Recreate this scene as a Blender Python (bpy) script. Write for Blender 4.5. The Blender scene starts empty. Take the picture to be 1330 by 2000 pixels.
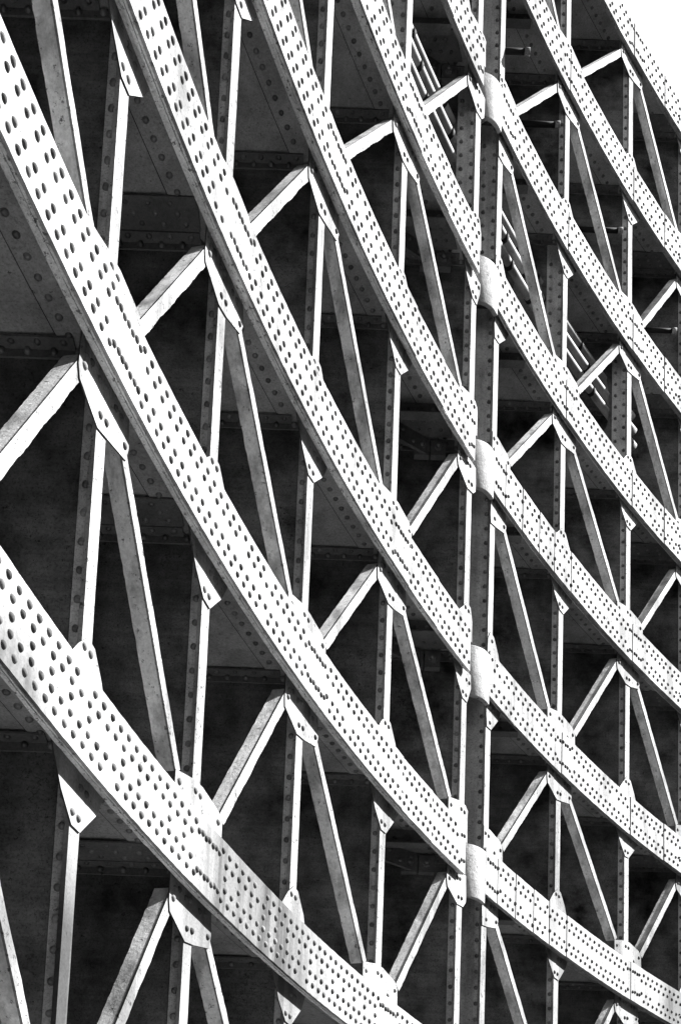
import bpy, math, random
from mathutils import Vector, Matrix
random.seed(11)
C = bpy.context.scene.collection
SC = bpy.context.scene
U = 2.0            # metres between neighbouring girders
CAMZ = 2.2         # camera height above the ground

# ------------------------------------------------------------------ camera
pitch, roll = 0.12987, -0.03594
cd = bpy.data.cameras.new('camera'); cam = bpy.data.objects.new('camera', cd); C.objects.link(cam)
c, s, cp, sp = math.cos(roll), math.sin(roll), math.cos(pitch), math.sin(pitch)
right = Vector((c, s*sp, -s*cp)); up = Vector((s, -c*sp, c*cp)); fwd = Vector((0, cp, sp))
cam.matrix_world = Matrix(((right.x, up.x, -fwd.x, 0), (right.y, up.y, -fwd.y, 0), (right.z, up.z, -fwd.z, CAMZ), (0, 0, 0, 1)))
cd.sensor_fit = 'VERTICAL'; cd.sensor_height = 36.0; cd.sensor_width = 24.0
cd.lens = 2400/2000*36.0
cd.shift_y = (2545.93-1000)/2000
cd.clip_start = 0.1; cd.clip_end = 2000
SC.camera = cam

# ------------------------------------------------------------------ sky, sun, exposure
SUN = Vector((0.76, 0.15, 0.63)).normalized()      # direction towards the sun
w = bpy.data.worlds.new('World'); SC.world = w; w.use_nodes = True
nt = w.node_tree; bg = nt.nodes['Background']
sky = nt.nodes.new('ShaderNodeTexSky'); sky.sky_type = 'NISHITA'; sky.sun_disc = False
sky.sun_elevation = math.asin(SUN.z); sky.sun_rotation = math.atan2(SUN.x, SUN.y)
bw = nt.nodes.new('ShaderNodeRGBToBW')              # the photograph is black and white
nt.links.new(sky.outputs[0], bw.inputs[0])
# added bright patch that whitens the sky high on the right
tc = nt.nodes.new('ShaderNodeTexCoord'); dt = nt.nodes.new('ShaderNodeVectorMath'); dt.operation = 'DOT_PRODUCT'
dt.inputs[1].default_value = Vector((0.30, 0.72, 0.98)).normalized(); nt.links.new(tc.outputs['Generated'], dt.inputs[0])
cn = nt.nodes.new('ShaderNodeTexNoise'); cn.inputs['Scale'].default_value = 5; cn.inputs['Detail'].default_value = 8; nt.links.new(tc.outputs['Generated'], cn.inputs[0])
ca = nt.nodes.new('ShaderNodeMath'); ca.operation = 'MULTIPLY_ADD'; nt.links.new(cn.outputs['Fac'], ca.inputs[0]); ca.inputs[1].default_value = .12; nt.links.new(dt.outputs['Value'], ca.inputs[2])
cr = nt.nodes.new('ShaderNodeMapRange'); nt.links.new(ca.outputs[0], cr.inputs[0])
cr.inputs[1].default_value = 1.0; cr.inputs[2].default_value = 1.035; cr.inputs[3].default_value = 1.0; cr.inputs[4].default_value = 4.5
cm = nt.nodes.new('ShaderNodeMath'); cm.operation = 'MULTIPLY'; nt.links.new(bw.outputs[0], cm.inputs[0]); nt.links.new(cr.outputs[0], cm.inputs[1])
nt.links.new(cm.outputs[0], bg.inputs[0])
bg.inputs[1].default_value = 0.05
ld = bpy.data.lights.new('sun', 'SUN'); ld.energy = 5.0; ld.angle = math.radians(0.5); ld.color = (1, 1, 1)
sun = bpy.data.objects.new('sun', ld); C.objects.link(sun)
sun.rotation_euler = (-SUN).to_track_quat('-Z', 'Y').to_euler(); sun.location = (20, 5, 30)
SC.view_settings.view_transform = 'Standard'; SC.view_settings.look = 'None'
SC.view_settings.exposure = 2.2; SC.view_settings.gamma = 1.0

# ------------------------------------------------------------------ materials (all neutral: black and white film)
def mat(name, lo, hi, rough=0.6, specks=0.0, bump=0.15, streak=0.0, scale=1.0, metallic=0.0, crack=0.0, shade_spots=None, spec=0.08, grit=0.3, island=False):
    m = bpy.data.materials.new(name); m.use_nodes = True; n = m.node_tree; N = n.nodes; L = n.links
    b = N['Principled BSDF']; b.inputs['Roughness'].default_value = rough+.2; b.inputs['Metallic'].default_value = metallic
    b.inputs['Specular IOR Level'].default_value = spec
    g = N.new('ShaderNodeNewGeometry')
    def noise(sc, det=6, mp=None, r=0.6):
        t = N.new('ShaderNodeTexNoise'); t.inputs['Scale'].default_value = sc*scale; t.inputs['Detail'].default_value = det; t.inputs['Roughness'].default_value = r
        if mp:
            q = N.new('ShaderNodeMapping'); q.inputs['Scale'].default_value = mp; L.new(g.outputs['Position'], q.inputs[0]); L.new(q.outputs[0], t.inputs[0])
        else: L.new(g.outputs['Position'], t.inputs[0])
        return t.outputs['Fac']
    def ramp(v, a, bb, c0, c1):
        r = N.new('ShaderNodeMapRange'); r.inputs[1].default_value = a; r.inputs[2].default_value = bb; r.inputs[3].default_value = c0; r.inputs[4].default_value = c1
        L.new(v, r.inputs[0]); return r.outputs[0]
    def mul(a, bb):
        r = N.new('ShaderNodeMath'); r.operation = 'MULTIPLY'; L.new(a, r.inputs[0]); L.new(bb, r.inputs[1]); return r.outputs[0]
    v = ramp(noise(3.0, 8), 0.3, 0.7, lo, hi)
    v = mul(v, ramp(noise(55, 4), 0.3, 0.75, 0.78, 1.14))
    if specks: v = mul(v, ramp(noise(30, 5, None, 0.8), 0.655-0.05*specks, 0.70-0.05*specks, 1.0, 0.22))
    if streak:
        st = ramp(noise(1.0, 6, (6, 6, 0.55)), 0.46, 0.62, 0.0, 1.0)
        if shade_spots:                       # shade put into the colour around the given points
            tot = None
            for (px, py, pz, rad) in shade_spots:
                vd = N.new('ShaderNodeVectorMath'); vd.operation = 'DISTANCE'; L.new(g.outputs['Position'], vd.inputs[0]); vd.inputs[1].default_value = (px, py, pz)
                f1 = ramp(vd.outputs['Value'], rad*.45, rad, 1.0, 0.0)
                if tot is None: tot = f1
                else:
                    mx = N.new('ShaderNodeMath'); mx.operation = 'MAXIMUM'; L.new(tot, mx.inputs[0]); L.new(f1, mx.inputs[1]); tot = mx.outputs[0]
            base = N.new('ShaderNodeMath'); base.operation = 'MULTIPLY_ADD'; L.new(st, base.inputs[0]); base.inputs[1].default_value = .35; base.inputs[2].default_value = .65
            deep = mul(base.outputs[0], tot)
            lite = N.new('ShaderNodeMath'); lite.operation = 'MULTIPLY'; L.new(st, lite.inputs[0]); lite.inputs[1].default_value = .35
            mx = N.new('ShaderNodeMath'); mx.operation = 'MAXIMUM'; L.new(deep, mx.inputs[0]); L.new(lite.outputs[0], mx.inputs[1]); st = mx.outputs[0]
        v = mul(v, ramp(st, 0.0, 1.0, 1.0, 1.0-streak))
    if crack:
        vo = N.new('ShaderNodeTexVoronoi'); vo.feature = 'DISTANCE_TO_EDGE'; vo.inputs['Scale'].default_value = 7
        wq = N.new('ShaderNodeVectorMath'); wq.operation = 'MULTIPLY_ADD'; nv = N.new('ShaderNodeTexNoise'); nv.inputs['Scale'].default_value = 9; nv.inputs['Detail'].default_value = 5
        L.new(g.outputs['Position'], nv.inputs[0]); L.new(nv.outputs['Color'], wq.inputs[0]); wq.inputs[1].default_value = (.35, .35, .35); L.new(g.outputs['Position'], wq.inputs[2])
        L.new(wq.outputs[0], vo.inputs['Vector'])
        ln = ramp(vo.outputs['Distance'], 0.0, 0.018, 1.0, 0.0); mk = ramp(noise(.9, 4), 0.52, 0.6, 0.0, crack)
        sb = N.new('ShaderNodeMath'); sb.operation = 'SUBTRACT'; sb.inputs[0].default_value = 1.0; L.new(mul(ln, mk), sb.inputs[1]); v = mul(v, sb.outputs[0])
        v = mul(v, ramp(noise(1.0, 7, (3, 3, 40)), 0.35, 0.75, 0.9, 1.25))
    v = mul(v, ramp(noise(95, 4, None, 0.85), 0.50, 0.66, 1.0, 1.0-grit))
    if island: v = mul(v, ramp(g.outputs['Random Per Island'], 0.0, 1.0, 0.45, 1.5))
    cc = N.new('ShaderNodeCombineColor')
    for i in range(3): L.new(v, cc.inputs[i])
    L.new(cc.outputs[0], b.inputs['Base Color'])
    bp = N.new('ShaderNodeBump'); bp.inputs['Strength'].default_value = bump; bp.inputs['Distance'].default_value = 0.01
    L.new(noise(24, 7, None, 0.72), bp.inputs['Height']); L.new(bp.outputs[0], b.inputs['Normal'])
    return m
M_face = mat('light_weathered_paint', 0.19, 0.40, 0.55, 1.5, 0.4, 0.5, grit=.25)
M_streaked_shade = mat('streaked_and_shade_darkened_paint', 0.27, 0.37, 0.55, 0.6, 0.14, 0.85, shade_spots=[(-0.70, 7.2, CAMZ+3.25, 1.25), (3.85, 13.75, CAMZ+5.3, 0.75), (-1.3, 5.1, CAMZ+1.9, 1.15), (-1.45, 4.6, CAMZ+2.95, .5)])  # streaks, plus dark patches that put the shade on the lower parts into the colour
M_leg = mat('light_paint_on_bracing', 0.21, 0.40, 0.55, 1.7, 0.35, 0.5)
M_edge = mat('chipped_bounce_lit_edges', 0.42, 0.95, 0.7, 1.8, 1.2)  # pale colour stands in for light bounced off the ground
M_edge2 = mat('dark_plate_edges', 0.16, 0.42, 0.7, 1.6, 1.2)  # darker tone for edges right of the pin joints and on the upper girders
M_head = mat('shade_darkened_rivet_heads', 0.07, 0.17, 0.6, 1.0, 0.3, island=True)  # heads darkened to imitate the shade on their unlit side
M_rivet = mat('dark_rivet_heads', 0.06, 0.14, 0.2, 0.5, 0.2, spec=.5, island=True)
M_cast = mat('rough_cast_sleeve_paint', 0.26, 0.60, 0.6, 1.0, 0.8, grit=.35)
M_inner = mat('blotchy_bounce_lit_inner_legs', 0.60, 1.0, 0.65, 1.2, 0.6, 0.5, grit=.15)  # paled to imitate bounced light on the inward legs
M_seam_shade = mat('dark_seam_and_edge_shade', 0.02, 0.10, 0.8, 1.0, 0.7)  # dark joints, with shade on edges and gaps put into the colour
M_dark = mat('shade_darkened_paint', 0.012, 0.17, 0.6, 0.8, 0.3, crack=.85, grit=.6)  # inner plates painted darker in place of the shade inside the cells
M_strip = mat('grey_angle_paint', 0.30, 0.62, 0.6, 0.9, 0.4, 0.4, grit=.5)
M_seam = mat('shade_darkened_seam_paint', 0.08, 0.15, 0.6, 0.5, 0.14)  # darkened like the inner plates, for the shade under the webs
M_web = mat('grey_web_paint', 0.18, 0.36, 0.6, 0.7, 0.2, crack=.5, grit=.4)
M_pipe = mat('pipe_paint', 0.10, 0.30, 0.4, 0.2, 0.1)
M_black = mat('blackened_steel', 0.01, 0.02, 0.5, 0.0, 0.1)
M_added_wall = mat('dark_added_wall', 0.03, 0.06, 0.9, 0.3, 0.5)  # kept dark so the added walls return little light
M_ground = mat('pale_concrete', 0.12, 0.18, 0.9, 0.3, 0.3, 0, 0.3)

# ------------------------------------------------------------------ the plan curve of the gate (unit = U)
CF = (0.0037493362291838536, 0.029154306016723208, 0.05248847503471606, -1.0173314234495383)
fX = lambda d: ((CF[0]*d+CF[1])*d+CF[2])*d+CF[3]
fdX = lambda d: (3*CF[0]*d+2*CF[1])*d+CF[2]
_T = []
_N = 6000; _d0, _d1 = 0.9, 8.6
_acc = 0.0; _prev = None
for _i in range(_N+1):
    _d = _d0+(_d1-_d0)*_i/_N
    if _prev is not None: _acc += math.sqrt(1+fdX((_d+_prev)/2)**2)*(_d-_prev)
    _T.append((_acc, _d)); _prev = _d
_off = next(a for a, d in _T if d >= 2.529)
def D_of(sv):
    t = sv+_off; lo, hi = 0, _N
    while hi-lo > 1:
        m = (lo+hi)//2
        if _T[m][0] < t: lo = m
        else: hi = m
    a, b = _T[lo], _T[hi]
    return a[1]+(t-a[0])/(b[0]-a[0])*(b[1]-a[1])
def frame(sv):
    d = D_of(sv); sl = fdX(d); n = math.hypot(1, sl)
    return fX(d), d, Vector((sl/n, 1/n, 0)), Vector((-1/n, sl/n, 0))   # X, D, tangent, outward normal
def W(X, D, h): return Vector((X*U, D*U, h*U+CAMZ))
def G(sv, off, h):
    X, D, t, n = frame(sv)
    return W(X+n.x*off, D+n.y*off, h)

HH = {-1: .64, 0: 1.655, 1: 2.6725, 2: 3.6334, 3: 4.6757, 4: 5.6482, 5: 6.6627, 6: 7.6625, 7: 8.6699}
HW = {-1: .108, 0: .1085, 1: .1095, 2: .112, 3: .114, 4: .117, 5: .119, 6: .118, 7: .116}   # half widths of the flanges
ST = {-1: -.54, 0: .103, 1: .721, 2: 1.394, 3: 2.077, 4: 2.773, 4.5: 3.010, 5: 3.736, 6: 4.482, 7: 5.172, 8: 5.90}
OG = lambda sv: .0445-.0145*min(max((sv-1.5)/2.8, 0), 1)     # how far the gussets sit behind the flange face
ORDER = [-1, 0, 1, 2, 3, 4, 4.5, 5, 6, 7, 8]
idx = lambda k: int(k)
S0, S1, SJL, SJR = -1.15, 6.2, 2.775, 2.975
BACK = -1.7
DW = -.012         # the web sits a little below the middle of the flange

# ------------------------------------------------------------------ mesh building
class MB:
    def __init__(self): self.v = []; self.f = []; self.sm = []; self.mi = []
    def add(self, vs, fs, smooth=False, mi=0):
        o = len(self.v); self.v += [tuple(x) for x in vs]
        for f in fs: self.f.append(tuple(i+o for i in f)); self.sm.append(smooth); self.mi.append(mi)
    def prism(self, front, back, side=0):        # two loops with the same number of points
        n = len(front); k0 = len(self.mi)
        self.add(list(front)+list(back), [tuple(range(n)), tuple(range(2*n-1, n-1, -1))]+[(i, i+n, (i+1) % n+n, (i+1) % n) for i in range(n)])
        for i in range(k0+2, len(self.mi)): self.mi[i] = side
    def sweep(self, rings, closed_ends=True, smooth=False):
        n = len(rings[0]); vs = [p for r in rings for p in r]; fs = []
        for k in range(len(rings)-1):
            for i in range(n):
                j = (i+1) % n; fs.append((k*n+i, k*n+j, (k+1)*n+j, (k+1)*n+i))
        if closed_ends: fs += [tuple(range(n-1, -1, -1)), tuple(range((len(rings)-1)*n, len(rings)*n))]
        self.add(vs, fs, smooth)
    def dome(self, p, n, r=.0097*U, h=.0092*U, seg=10, flat=0.0):
        n = n.normalized(); a = n.orthogonal().normalized(); b = n.cross(a); p = p-n*.0005*U
        k = 1+random.uniform(-.06, .06); r *= k; tilt = a*random.uniform(-.1, .1)+b*random.uniform(-.1, .1)
        vs = []; rings = 4
        for j in range(rings):
            rr = r*(1, .86, .64, .36)[j]; hh = h*(0, .42, .76, .95)[j]      # cone-shaped head, rounded at the top
            for i in range(seg):
                th = 2*math.pi*i/seg; vs.append(p+a*rr*math.cos(th)+b*rr*math.sin(th)+(n+tilt)*hh)
        vs.append(p+(n+tilt)*h)
        fs = [(j*seg+i, j*seg+(i+1) % seg, (j+1)*seg+(i+1) % seg, (j+1)*seg+i) for j in range(rings-1) for i in range(seg)]
        fs += [((rings-1)*seg+i, (rings-1)*seg+(i+1) % seg, rings*seg) for i in range(seg)]
        self.add(vs, fs, True, 2)
    def tube(self, pts, r, seg=16):
        rings = []
        for i, p in enumerate(pts):
            d = (pts[min(i+1, len(pts)-1)]-pts[max(i-1, 0)]).normalized(); a = d.cross(Vector((0, 0, 1)))
            a = a.normalized() if a.length > 1e-4 else Vector((1, 0, 0)); b = a.cross(d)
            rings.append([p+a*r*math.cos(2*math.pi*k/seg)+b*r*math.sin(2*math.pi*k/seg) for k in range(seg)])
        self.sweep(rings, True, True)
    def build(self, name, m, parent=None, fix=True, rivet=None):
        me = bpy.data.meshes.new(name); me.from_pydata(self.v, [], self.f); [me.materials.append(q) for q in (m, M_seam_shade, rivet or M_head)]; me.polygons.foreach_set('material_index', self.mi)
        me.polygons.foreach_set('use_smooth', self.sm)
        if fix:
            import bmesh
            bm = bmesh.new(); bm.from_mesh(me); bmesh.ops.recalc_face_normals(bm, faces=bm.faces); bm.to_mesh(me); bm.free()
        me.update()
        o = bpy.data.objects.new(name, me); C.objects.link(o)
        if parent:
            o.parent = parent; o.matrix_parent_inverse = Matrix.Translation(-parent.location)
        return o
def tag(o, label=None, cat=None, group=None, kind=None):
    if label: o['label'] = label
    if cat: o['category'] = cat
    if group: o['group'] = group
    if kind: o['kind'] = kind
    return o
def empty(name, loc, label, cat, group=None):
    o = bpy.data.objects.new(name, None); o.location = loc; o.empty_display_size = .2; C.objects.link(o)
    return tag(o, label, cat, group)
def srange(a, b, step):
    n = max(1, int(math.ceil((b-a)/step))); return [a+(b-a)*i/n for i in range(n+1)]
def ribbon(mb, a, b, of, ob, zl, zh, step=.05, jit=0.0):   # plate following the curve
    rings = []
    for sv in srange(a, b, step):
        j1 = random.uniform(-jit, jit); j2 = random.uniform(-jit, jit)
        rings.append([G(sv, of, zl+j1), G(sv, of, zh+j2), G(sv, ob, zh+j2), G(sv, ob, zl+j1)])
    mb.sweep(rings)
RR = .0101*U; RH = .0074*U; RL = .0105*U

# ------------------------------------------------------------------ girders
GN = {7: 'topmost', 6: 'second', 5: 'third', 4: 'fourth', 3: 'fifth', 2: 'sixth', 1: 'seventh', 0: 'lowest'}
GL = {7: 'topmost curved riveted girder at the top right corner against the white sky',
      6: 'curved riveted girder next below the topmost one, with no pin joint in view',
      5: 'curved riveted girder carrying the highest of the visible round pin joints',
      4: 'curved riveted girder carrying the second pin joint from the top',
      3: 'curved riveted girder carrying the third pin joint, midway up the column of joints',
      2: 'curved riveted girder carrying the second pin joint from the bottom',
      1: 'long curved riveted girder carrying the lowest pin joint, rising to the left edge',
      0: 'broad streaked riveted girder crossing the bottom left corner, lowest of all',
      -1: 'curved riveted girder below the frame, under the lowest visible girder'}
def top_front(n, sv):
    """offset of the outermost cover plate face at arc position sv"""
    if sv < SJL+.001:
        return 0.0 if sv < 2.16 else (.0035 if sv < 2.45 else .0065)
    ends = [3.73, 4.487, 4.855] if n in (0, 2, 4, 5, 6, 7) else [3.075, 3.255, 3.44, 3.605, 3.785, 4.487]
    stepn = sum(1 for e in ends if sv > e)
    return .0072-.0034*min(stepn, 6)*(1.2 if len(ends) == 3 else .75)
def gusset(n, k, girder, lower, big):
    h = HH[n]; e = HW[n]; sf = ST[k]; og = OG(sf)
    if lower:
        P = [(-.103, -e+.03), (-.105, -.170), (-.098, -.200), (-.003, -.240), (.05, -.230), (.142, -.200), (.154, -.160), (.148, -e+.03)] if big else [(-.112, -e+.03), (-.095, -.112), (-.055, -.172), (.0, -.230), (.042, -.228), (.114, -.145), (.145, -e+.03)]
        riv = [(-.082, -.155), (.005, -.203), (.035, -.197), (.132, -.172)] if big else [(.0, -.200), (.03, -.200)]
        riv += [(-.075, -.125), (-.05, -.115), (-.01, -.122), (.015, -.116), (.075, -.12), (.105, -.118)] if big else [(.03, -.125), (.058, -.125)]
    else:
        P = [(-.108, e-.03), (-.110, .205), (.0, .238), (.055, .243), (.158, .230), (.184, .205), (.188, e-.03)] if big else [(-.085, e-.03), (-.06, .155), (-.022, .205), (.018, .248), (.055, .240), (.10, .180), (.14, e-.03)]
        riv = [(-.085, .180), (.012, .208), (.042, .208), (.160, .192)] if big else [(.005, .213), (.035, .213)]
        riv += [(x, .150) for x in (.10,)] if big else []
    lo = -1; hi = 1
    if k == 4: hi = .075
    if k == 4.5: lo = -.006
    P = [(min(max(x, lo), hi), z) for x, z in P]
    Q = [P[0]]
    for p in P[1:]:
        if abs(p[0]-Q[-1][0])+abs(p[1]-Q[-1][1]) > .004: Q.append(p)
    P = [(x+random.uniform(-.003, .003), z+random.uniform(-.003, .003)) for x, z in Q]
    mb = MB()
    mb.prism([G(sf+x, og, h+z) for x, z in P], [G(sf+x, og+.0042, h+z) for x, z in P], 1)  # sides take the dark colour as painted edge shade
    for x, z in riv:
        if lo+.015 < x < hi-.015:
            mb.dome(G(sf+x, og, h+z), -frame(sf+x)[3], RR, RH)
    mb.build('gusset_plate', M_streaked_shade if n == 0 and lower else M_face, girder)
for n in range(-1, 8):
    h = HH[n]; e = HW[n]
    g = empty('curved_girder', G(2.9, 0, h), GL[n], 'girder', 'curved girders stacked one above another')
    # web with its chord angles
    mb = MB(); rings = []
    for sv in srange(S0, 2.758, .12)+[2.762, 2.988]+srange(2.992, S1, .12):
        X, D, t, nn = frame(sv); a = G(sv, .15 if 2.76 < sv < 2.99 else .040, 0)
        a1 = Vector((a.x, a.y, (h+DW-.004)*U+CAMZ)); a2 = Vector((a.x, a.y, (h+DW+.004)*U+CAMZ))
        rings.append([a1, a2, Vector((BACK*U, a.y, a2.z)), Vector((BACK*U, a.y, a1.z))])
    mb.sweep(rings)
    mb.build('web_plate', M_web, g)
    mf = MB()
    mb = MB()
    for sg in (-1, 1):
        z0, z1 = sorted((h+DW+sg*.0045, h+DW+sg*.0115))
        for (q0, q1) in ((S0, 2.77), (2.985, S1)):
            mb.sweep([[G(sv, .034, z0), G(sv, .034, z1), G(sv, .142, z1), G(sv, .142, z0)] for sv in srange(q0, q1, .06)])
        if sg < 0:
            k0 = len(mb.mi); mb.sweep([[G(sv, .1415, z0+.0018), G(sv, .1415, z1), G(sv, .1455, z1), G(sv, .1455, z0+.0018)] for sv in srange(S0, S1, .06)]); mb.mi[k0:] = [1]*(len(mb.mi)-k0)  # dark strip stands in for the gap shadow along the angle
        z0, z1 = sorted((h+DW+sg*.0115, h+sg*(e-.006)))
        ribbon(mf, S0, SJL, .0212, .0330 if n < 2 else .0268, z0, z1, .03, .0015); ribbon(mf, SJR, S1, .0212, .0262, z0, z1, .03, .0015)
    sv = S0+.02
    while sv < S1:
        if not SJL < sv < SJR: mb.dome(G(sv, .113, h+DW-.0115), Vector((0, 0, -1)), RR, RH)
        sv += .0495*(1.0 if sv < 2.8 else 1.0)
    mb.build('chord_angle', M_web, g, True, M_rivet); [mf.sweep([[G(sv, q2, h-e+.024), G(sv, q2, h+e-.024), G(sv, OG(sv)-.0004, h+e-.024), G(sv, OG(sv)-.0004, h-e+.024)] for sv in srange(q0, q1, .06)]) for q0, q1, q2 in ((S0, SJL-.01, .0335), (SJR+.03, S1, .0265))]; mf.build('flange_angle_leg', M_edge if n < 5 else M_edge2, g)
    # cover plates: the flange, a pack of several thin plates with ragged edges
    for (a, b, side) in ((S0, SJL, 0), (SJR, S1, 1)):
        mb = MB(); pts = srange(a, b, .02)
        layers = [(.0205, .0168, .000), (.0160, .0126, -.002), (.0118, .0086, .0012)]
        for ob, of, dw in layers:
            ph = random.uniform(0, 9)
            rings = []
            for sv in pts:
                j = random.uniform(-.0011, .0011)+.0012*math.sin(sv*7+ph)
                zl, zh = h-e-dw+j, h+e+dw-j
                rings.append([G(sv, of, zl), G(sv, of, zh), G(sv, ob, zh), G(sv, ob, zl)])
            mb.sweep(rings)
        mb.build('inner_flange_plate', M_edge if side == 0 and n < 5 else M_edge2, g)
        mb = MB(); rings = []; last = None
        for sv in pts:
            f = top_front(n, sv)
            j = random.uniform(-.0008, .0008)
            mk = lambda ff, s2: [G(s2, ff, h-e+j), G(s2, ff, h+e-j), G(s2, .0080, h+e-j), G(s2, .0080, h-e+j)]
            if last is not None and f != last:
                rings += [mk(last, sv-.0062), mk(min(last+.003, .0074), sv-.0060), mk(min(last+.003, .0074), sv-.0005)]
                f2 = f
            rings.append(mk(min(f, .0074), sv)); last = min(f, .0074)
        mb.sweep(rings)
        # rivets on the face: four rows, inner pair staggered by half a pitch, doubled at the nodes
        p = .0437 if side == 0 else .0495
        kk = 0; sv = a+.02
        while sv < b-.012:
            near = None
            for q in ST:
                if idx(q) % 2 != (n % 2) and -.05 < sv-ST[q] < .10: near = q
            nn = -frame(sv)[3]; fo = min(top_front(n, sv), .0074)
            if near is None:
                if kk % 2 == 0: zs = (.076, -.076)
                else: zs = (.038, -.038)
                if n == 0 and side == 0: zs = zs if kk % 4 < 3 else zs+(0.0,)
            else:
                zs = (.058, -.058) if kk % 2 else (.062, -.054)
            for z in zs:
                if random.random() < .012: continue
                z2 = z*e/.11+random.uniform(-.0015, .0015); s2 = sv+random.uniform(-.0018, .0018)
                mb.dome(G(s2, min(top_front(n, s2), .0074), h+z2), nn, RR, RH)
            kk += 1; sv += p/2
        mb.build('flange_plate', M_streaked_shade if n <= 1 else M_face, g)
    # groove-like plate joints seen as dark lines are the steps between cover plates
    # pin joint sleeve
    mb = MB(); Rr = .125
    X, D, t, nn = frame(2.955); ctr = Vector((X, D, 0))+nn*(.008+Rr)
    zb, zt = h-.158, h+.088
    outer = []; inner = []
    for q in range(19):
        ph = math.radians(-4+96*q/18)
        dirv = -nn*math.cos(ph)-t*math.sin(ph)
        outer.append(ctr+dirv*Rr); inner.append(ctr+dirv*(Rr-.02))
    tl = Vector((*[0, 0], 0))
    ext_o = outer[0]+t*.012; ext_i = inner[0]+t*.012
    outer = [ext_o]+outer; inner = [ext_i]+inner
    rings = []
    for o_, i_ in zip(outer, inner):
        rings.append([W(o_.x, o_.y, zb), W(o_.x, o_.y, zt), W(i_.x, i_.y, zt), W(i_.x, i_.y, zb)])
    mb.sweep(rings, True, False); mb.sm = [True]*len(mb.sm)
    ribbon(mb, 2.9675, 2.9745, .0135, .028, h-.112, h+.085); mb.mi[-6:] = [1]*6
    sl = mb.build('pin_sleeve', M_cast, g)
    md = sl.modifiers.new('soft', 'BEVEL'); md.width = .006; md.segments = 2; md.limit_method = 'ANGLE'
    # ledge plate below the sleeve
    mb = MB(); ribbon(mb, 2.80, 2.95, .06, .2, h-.075, h-.06); mb.build('ledge_plate', M_web, g)
    # gussets
    for k in ORDER:
        big = (idx(k)+n) % 2 != 0
        if n > -1: gusset(n, k, g, True, big)
        if n < 7: gusset(n, k, g, False, big)
    # brackets under the web beside the pin joint
    if n >= 1:
        for Dv, xr in ((4.86, 1), (5.56, 2)):
            mb = MB(); Xf = fX(Dv)-.06
            hw = h+DW; zz = (hw-.012, hw-.078)
            f_ = [W(Xf-.34, Dv, zz[0]), W(Xf, Dv, zz[0]), W(Xf, Dv, zz[1]), W(Xf-.34, Dv, zz[1])]
            mb.prism(f_, [p+Vector((0, .012*U, 0)) for p in f_])
            f_ = [W(Xf-.34, Dv-.03, zz[1]), W(Xf, Dv-.03, zz[1]), W(Xf, Dv-.03, zz[1]-.006), W(Xf-.34, Dv-.03, zz[1]-.006)]
            mb.prism(f_, [p+Vector((0, .045*U, 0)) for p in f_])
            for q in range(6): mb.dome(W(Xf-.03-.055*q, Dv, hw-.045), Vector((0, -1, 0)), RR, RL)
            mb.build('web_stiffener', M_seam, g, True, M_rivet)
        mb = MB(); X5, D5 = frame(2.7)[:2]; X5 -= .07
        f_ = [W(X5-.05, 4.90, hw-.0125), W(X5-.005, 5.03, hw-.0125), W(X5-.26, 5.03, hw-.0125), W(X5-.31, 4.90, hw-.0125)]
        mb.prism(f_, [p+Vector((0, 0, -.008*U)) for p in f_])
        for q in range(4):
            for r_ in range(2): mb.dome(W(X5-.09-.05*q+.03*r_, 4.94+.05*r_, hw-.0205), Vector((0, 0, -1)), RR*.9, RH)
        # slanting knee plate with rivets and a bright lower edge
        f_ = [W(X5-.36, 4.90, hw-.02), W(X5-.12, 5.05, hw-.02), W(X5-.12, 5.05, hw-.10), W(X5-.36, 4.90, hw-.10)]
        mb.prism(f_, [p+Vector((.01*U, -.01*U, 0)) for p in f_])
        for q in range(5):
            a_ = q/5+.1; mb.dome(W(X5-.36+.24*a_+.01, 4.90+.15*a_-.01, hw-.045-.03*(q % 2)), Vector((.5, -.85, 0)), RR*.9, RH)
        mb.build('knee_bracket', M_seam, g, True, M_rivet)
        mb = MB()
        for q in range(2):
            xx = X5-.065-.075*q
            f_ = [W(xx-.034, 5.035, hw-.105), W(xx+.034, 5.035, hw-.105), W(xx+.034, 5.035, hw-.03), W(xx-.034, 5.035, hw-.03)]
            mb.prism(f_, [p+Vector((0, .03*U, 0)) for p in f_])
            hexa = [W(xx+.019*math.cos(math.pi/3*i+.2), 5.02, hw-.067+.019*math.sin(math.pi/3*i+.2)) for i in range(6)]
            mb.prism(hexa, [p+Vector((0, .016*U, 0)) for p in hexa])
            mb.dome(W(xx, 5.02, hw-.067), Vector((0, -1, 0)), RR, RL)
        mb.build('bolt_block', M_seam, g, True, M_rivet)

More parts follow.
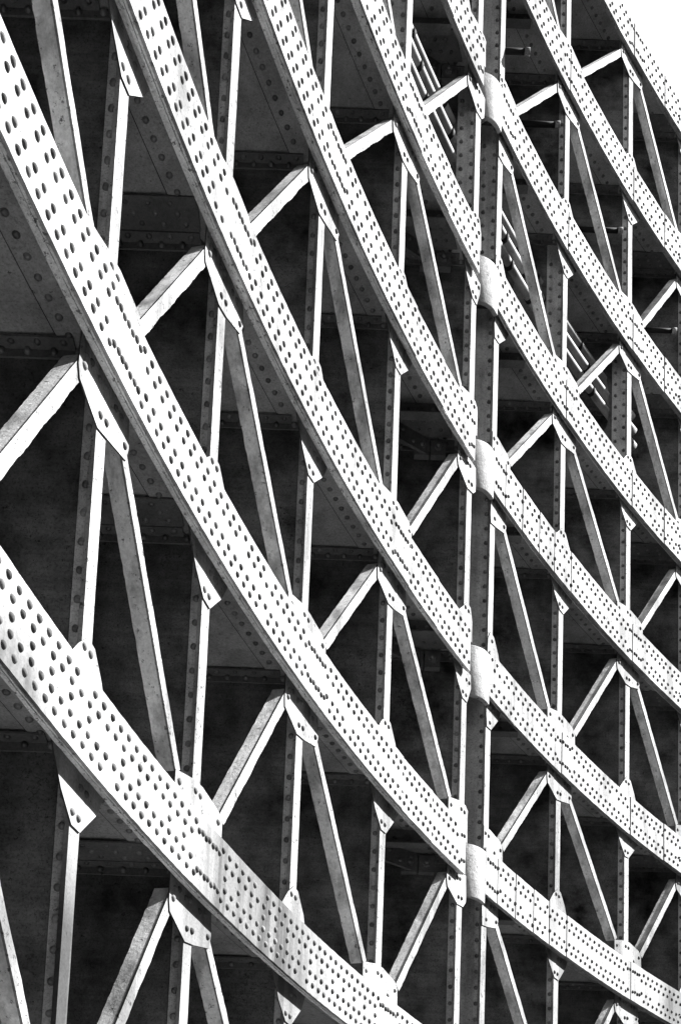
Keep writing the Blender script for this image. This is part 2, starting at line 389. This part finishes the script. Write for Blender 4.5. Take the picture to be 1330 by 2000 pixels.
# ------------------------------------------------------------------ upright frames (diaphragm plates edged with riveted angles)
UN = {-1: 'riveted upright frame outside the left edge of the view', 0: 'riveted upright frame farthest left in view, widest spaced rivets',
      1: 'riveted upright frame second from the left edge', 2: 'riveted upright frame third from the left edge',
      3: 'riveted upright frame fourth from the left, two left of the pin joints',
      4: 'riveted upright frame just left of the column of round pin joints',
      4.5: 'riveted upright frame just right of the column of round pin joints',
      5: 'riveted upright frame one bay right of the pin joints', 6: 'riveted upright frame two bays right of the pin joints',
      7: 'riveted upright frame at the right edge of the view', 8: 'riveted upright frame beyond the right edge of the view'}
for k in ORDER:
    sf = ST[k]; X, D, t, nn = frame(sf); of = OG(sf)+.0045; Xf, Df = X+nn.x*of, D+nn.y*of
    base = empty('upright_frame', W(Xf, Df, 0).xy.to_3d(), UN[k], 'upright', 'upright frames crossing behind the girders')
    for n in range(-2, 7):
        bot = -CAMZ/U+.002 if n == -2 else HH[n]+DW+.0045; top = HH[n+1]+DW-.0045
        # diaphragm plate
        mb = MB()
        yf = Df+.0125
        hole = (n == 5-1+0 and k in (3, 4, 4.5, 5, 6)) 
        if k == 4.5 and not hole:
            f_ = [W(Xf-.115, yf-.0045, bot+.03), W(Xf-.0345, yf-.0045, bot+.03), W(Xf-.0345, yf-.0045, top-.05), W(Xf-.115, yf-.0045, top-.05)]
            m2 = MB(); m2.prism(f_, [p+Vector((0, .004*U, 0)) for p in f_]); m2.build('doubler_plate', M_strip, base)
        if not hole:
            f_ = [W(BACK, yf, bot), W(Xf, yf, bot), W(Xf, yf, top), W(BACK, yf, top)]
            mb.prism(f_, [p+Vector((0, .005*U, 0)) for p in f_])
        else:
            # oval opening for the pipes
            xc, hc, rx, rz = Xf-.19, 6.22, .085, .20
            N = 32; th = [2*math.pi*i/N for i in range(N)]
            inn = [(xc+rx*math.copysign(abs(math.cos(a))**.6, math.cos(a)), hc+rz*math.copysign(abs(math.sin(a))**.6, math.sin(a))) for a in th]
            bx0, bx1, bz0, bz1 = xc-.15, xc+.12, hc-.30, hc+.30
            out = []
            for a in th:
                cx_, cz_ = math.cos(a), math.sin(a)
                m_ = max(abs(cx_)/(.12 if cx_ > 0 else .15), abs(cz_)/.30); out.append((xc+cx_/m_, hc+cz_/m_))
            vs = [W(x, yf, z) for x, z in inn]+[W(x, yf, z) for x, z in out]
            fs = [(i, (i+1) % N, (i+1) % N+N, i+N) for i in range(N)]
            mb.add(vs, fs); mb.add([v+Vector((0, .005*U, 0)) for v in vs], fs)
            mb.add([W(x, yf, z) for x, z in inn]+[W(x, yf, z)+Vector((0, .005*U, 0)) for x, z in inn], fs)
            cx2 = [BACK, bx0, bx1, Xf]; cz2 = [bot, bz0, bz1, top]
            corner_x0 = min(p[0] for p in out); corner_x1 = max(p[0] for p in out)
            for (x0, x1, z0, z1) in ((BACK, bx0, bot, top), (bx1, Xf, bot, top), (bx0, bx1, bot, bz0), (bx0, bx1, bz1, top)):
                f_ = [W(x0, yf, z0), W(x1, yf, z0), W(x1, yf, z1), W(x0, yf, z1)]; mb.prism(f_, [p+Vector((0, .005*U, 0)) for p in f_])
            # corners between the box and the ring
            for sx, bx in ((1, bx1), (-1, bx0)):
                for sz, bz in ((1, bz1), (-1, bz0)):
                    cand = [p for p in out if (p[0]-xc)*sx > 0 and (p[1]-hc)*sz > 0]
                    A = [p for p in cand if abs(p[0]-bx) < 1e-6]; B = [p for p in cand if abs(p[1]-bz) < 1e-6]
                    if A and B:
                        a_ = max(A, key=lambda p: sz*p[1]); b_ = max(B, key=lambda p: sx*p[0])
                        mb.add([W(a_[0], yf, a_[1]), W(bx, yf, bz), W(b_[0], yf, b_[1])], [(0, 1, 2)])
            m2 = MB()
            # second riveted strip beside the opening
            f_ = [W(Xf-.088, yf-.006, bot+.04), W(Xf-.034, yf-.006, bot+.04), W(Xf-.034, yf-.006, top-.04), W(Xf-.088, yf-.006, top-.04)]
            m2.prism(f_, [p+Vector((0, .0055*U, 0)) for p in f_])
            z = bot+.1
            while z < top-.1: m2.dome(W(Xf-.068, yf-.006, z), Vector((0, -1, 0)), RR, RL); z += .0745
            m2.build('opening_strip', M_strip, base, True, M_rivet)
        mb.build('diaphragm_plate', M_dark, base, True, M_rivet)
        # edge angle: one leg on the plate (rivets), the other in the face of the gate
        mb = MB(); ze0 = bot+(.105 if n > -2 else 0); ze1 = top-.09
        lw = .0340
        zp0, zp1 = bot+.004, top-.004
        f_ = [W(Xf-lw, Df+.0085, zp0), W(Xf-.001, Df+.0085, zp0), W(Xf-.001, Df+.0085, zp1), W(Xf-lw, Df+.0085, zp1)]
        mb.prism(f_, [p+Vector((0, .004*U-.0008, 0)) for p in f_])
        k0 = len(mb.mi); f_ = [W(Xf-lw-.0022, Df+.0105, zp0), W(Xf-lw-.0001, Df+.0105, zp0), W(Xf-lw-.0001, Df+.0105, zp1), W(Xf-lw-.0022, Df+.0105, zp1)]
        mb.prism(f_, [p+Vector((0, .0018*U, 0)) for p in f_]); mb.mi[k0:] = [1]*(len(mb.mi)-k0)
        z = zp0+.03+random.uniform(0, .03)
        while z < zp1-.02: mb.dome(W(Xf-lw*.54, Df+.0085, z), Vector((0, -1, 0)), RR, RL); z += .0745
        mb.build('riveted_angle_leg', M_strip, base, True, M_rivet)
        mb = MB()
        zz = srange(ze0, ze1, .05); rings = []
        for z in zz:
            j = random.uniform(-.0008, .0008)
            rings.append([G(sf, of, z), G(sf+.047+j, of, z), G(sf+.047+j, of+.006, z), G(sf+.012, of+.006, z), G(sf+.010, of+.013, z), G(sf, of+.013, z)])
        mb.sweep(rings); mb.build('face_angle_leg', M_streaked_shade if n < 0 else M_leg, base)
        # seam angle under the girder web at the top of the plate
        mb = MB()
        f_ = [W(BACK, yf-.006, top-.034), W(Xf-lw-.001, yf-.006, top-.034), W(Xf-lw-.001, yf-.006, top-.001), W(BACK, yf-.006, top-.001)]
        mb.prism(f_, [p+Vector((0, .0055*U, 0)) for p in f_])
        f_ = [W(BACK, yf-.040, top-.0137), W(Xf-lw-.03, yf-.040, top-.0137), W(Xf-lw-.03, yf-.040, top-.0077), W(BACK, yf-.040, top-.0077)]
        mb.prism(f_, [p+Vector((0, .0335*U, 0)) for p in f_])
        x = Xf-lw-.02
        while x > Xf-.75:
            mb.dome(W(x, yf-.006, top-.019), Vector((0, -1, 0)), RR, RL)
            mb.dome(W(x-.035, yf-.027, top-.0137), Vector((0, 0, -1)), RR*.9, RH*.9); x -= .063
        if k in (1, 7):
            f_ = [W(Xf-.75, yf-.145, top-.0137), W(Xf-.06, yf-.145, top-.0137), W(Xf-.06, yf-.045, top-.0137), W(Xf-.75, yf-.045, top-.0137)]
            mb.prism(f_, [p+Vector((0, 0, .005*U)) for p in f_])
            for r_ in range(3):
                for q in range(10): mb.dome(W(Xf-.1-.065*q-.02*r_, yf-.065-.03*r_, top-.0137), Vector((0, 0, -1)), RR*.85, RH*.8)
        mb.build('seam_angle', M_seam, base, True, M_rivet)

# ------------------------------------------------------------------ diagonal braces
PO = {-1: 'outside the left edge', 0: 'at the first upright from the left', 1: 'at the second upright from the left', 2: 'at the third upright from the left',
      3: 'at the fourth upright from the left', 4: 'just left of the pin joints', 4.5: 'just right of the pin joints', 5: 'one bay right of the pin joints',
      6: 'two bays right of the pin joints', 7: 'at the right edge', 8: 'past the right edge'}
def brace(p0, p1, fold_side, label, group):
    """p = (s, h); the white leg lies in the gate face, the other leg points into the gate"""
    a, b = G(p0[0], OG(p0[0])+.0045, p0[1]), G(p1[0], OG(p1[0])+.0045, p1[1]); d = (b-a).normalized()
    nn = frame((p0[0]+p1[0])/2)[3]; nn = (nn-d*nn.dot(d)).normalized()
    wv = d.cross(nn).normalized(); lean = (Vector((-1, .12, 0))*.75+nn*.25).normalized()
    if fold_side == 'right':      # white leg spreads towards +s
        if wv.dot(frame(p0[0])[2]) < 0: wv = -wv
    o = empty('diagonal_brace', (a+b)/2, label, 'brace', group)
    mb = MB(); N = 46; rings = []
    for i in range(N+1):
        p = a.lerp(b, i/N); j = (random.uniform(-.001, .001)+.0012*math.sin(i*.5+p0[0]*9))*U; Lw = (.0335 if 'left' in label.split('from')[0] else .033)*U+j
        rings.append([p, p+wv*Lw, p+wv*Lw+nn*.0062*U, p+nn*.0062*U])
    mb.sweep(rings); mb.build('face_leg', M_leg, o)
    mb = MB(); rings = []
    for i in range(N+1):
        p = a.lerp(b, i/N); j = random.uniform(-.0012, .0012)*U
        q = p+nn*.0064*U
        rings.append([q, q+wv*.0062*U, q+wv*.0062*U+lean*(.042*U+j), q+lean*(.042*U+j)])
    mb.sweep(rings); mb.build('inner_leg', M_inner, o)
pairs = [(ORDER[i], ORDER[i+1]) for i in range(len(ORDER)-1) if not (ORDER[i] == 4)]
for n in range(0, 8):
    for (ka, kb) in pairs:
        # falling to the right: from node (n, ka) down to (n-1, kb)
        if (idx(ka)+n) % 2:
            brace((ST[ka]+.100, HH[n]-.155), (ST[kb]-.100, HH[n-1]+.205), 'right',
                  'steep brace falling right from the %s girder %s' % (GN[n], PO[ka]), 'steep diagonal braces falling to the right')
        # falling to the left: from node (n, kb) down to (n-1, ka)
        if (idx(kb)+n) % 2:
            brace((ST[kb]-.085, HH[n]-.125), (ST[ka]+.175, HH[n-1]+.225), 'right',
                  'slanting brace falling left from the %s girder %s' % (GN[n], PO[kb]), 'diagonal braces falling to the left')

# ------------------------------------------------------------------ pipes through the oval openings
for q, (hz, off, r, lab) in enumerate(((6.385, .15, .021, 'uppermost pale pipe of the bundle running inside the gate'),
                                      (6.28, .14, .022, 'middle pale pipe of the bundle running inside the gate'),
                                      (6.178, .14, .022, 'lowest pale pipe of the bundle running inside the gate'))):
    o = empty('pipe', G(3.0, off, hz), lab, 'pipe', 'pipes through the oval openings')
    mb = MB(); mb.tube([G(sv, off, hz) for sv in srange(1.9, 4.75, .06)], r*U, 20); mb.build('pipe_run', M_pipe, o)
    for sc in (2.3, 2.62, 3.2, 3.42, 3.62, 4.12):
        mb = MB(); mb.tube([G(sc+.06*q, off, hz), G(sc+.022+.06*q, off, hz)], r*1.14*U, 20); mb.build('collar', M_black, o)

# ------------------------------------------------------------------ small rods with bright caps fixed across the bays
for (X0, D0, h0, ln, lab) in ((.70, 5.33, 7.10, .22, 'short dark rod with bright square cap high beside the top pin joint'),
                              (.935, 5.80, 7.27, .20, 'dark rod with bright cap beside the third girder'),
                              (1.41, 6.38, 7.29, .24, 'long dark rod with bright cap ending at the second upright right of the joints'),
                              (1.83, 6.75, 7.02, .20, 'dark rod running to the right edge under the second girder')):
    o = empty('rod', W(X0, D0, h0), lab, 'rod', 'rods with bright caps')
    mb = MB(); mb.tube([W(X0-ln, D0, h0), W(X0-ln/2, D0, h0), W(X0, D0, h0)], .0135*U, 10); mb.build('shaft', M_black, o)
    mb = MB(); mb.tube([W(X0, D0, h0), W(X0+.028, D0, h0+.001)], .0165*U, 8); mb.build('cap', M_leg, o)

# ------------------------------------------------------------------ the gate's skin plate at the back
mb = MB(); a, b = W(BACK-.02, frame(S0)[1]-.1, -CAMZ/U+.002), W(BACK-.02, frame(S1)[1]+.1, HH[7]+.02)
mb.prism([Vector((a.x, a.y, a.z)), Vector((a.x, b.y, a.z)), Vector((a.x, b.y, b.z)), Vector((a.x, a.y, b.z))],
         [Vector((a.x-.02, a.y, a.z)), Vector((a.x-.02, b.y, a.z)), Vector((a.x-.02, b.y, b.z)), Vector((a.x-.02, a.y, b.z))])
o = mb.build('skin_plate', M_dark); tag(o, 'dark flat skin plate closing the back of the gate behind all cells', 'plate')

# ------------------------------------------------------------------ ground
mb = MB(); mb.add([(-400, -400, 0), (400, -400, 0), (400, 400, 0), (-400, 400, 0)], [(0, 1, 2, 3)])
o = mb.build('ground', M_ground, None, False); tag(o, None, None, None, 'structure')

# ------------------------------------------------------------------ added walls out of view, there to cut the sky light
o = empty('added_shade_wall', (-8, -9, 0), 'added dark wall behind the photographer, cutting sky light on the gate', 'wall')
mb = MB()
f_ = [Vector((-45, -9, 0)), Vector((30, -9, 0)), Vector((30, -9, 15)), Vector((-45, -9, 15))]
mb.prism(f_, [p+Vector((0, -2, 0)) for p in f_]); mb.build('added_wall_face', M_added_wall, o)
mb = MB(); f_ = [Vector((-45, -8.8, 15.005)), Vector((30, -8.8, 15.005)), Vector((30, -8.8, 15.4)), Vector((-45, -8.8, 15.4))]
mb.prism(f_, [p+Vector((0, -2.4, 0)) for p in f_]); mb.build('coping', M_ground, o)

o = empty('added_shade_wall', (30, 25, 0), 'added tall dark wall out to the right, cutting sky light', 'wall')  # second added wall, screens the sky on the sun side
mb = MB(); f_ = [Vector((30, -8.9, 0)), Vector((30, 90, 0)), Vector((30, 90, 21)), Vector((30, -8.9, 21))]
mb.prism(f_, [p+Vector((3, 0, 0)) for p in f_]); mb.build('added_wall_face', M_added_wall, o)
mb = MB(); f_ = [Vector((29.8, -8.9, 21.005)), Vector((29.8, 90, 21.005)), Vector((29.8, 90, 21.4)), Vector((29.8, -8.9, 21.4))]
mb.prism(f_, [p+Vector((3.4, 0, 0)) for p in f_]); mb.build('coping', M_ground, o)
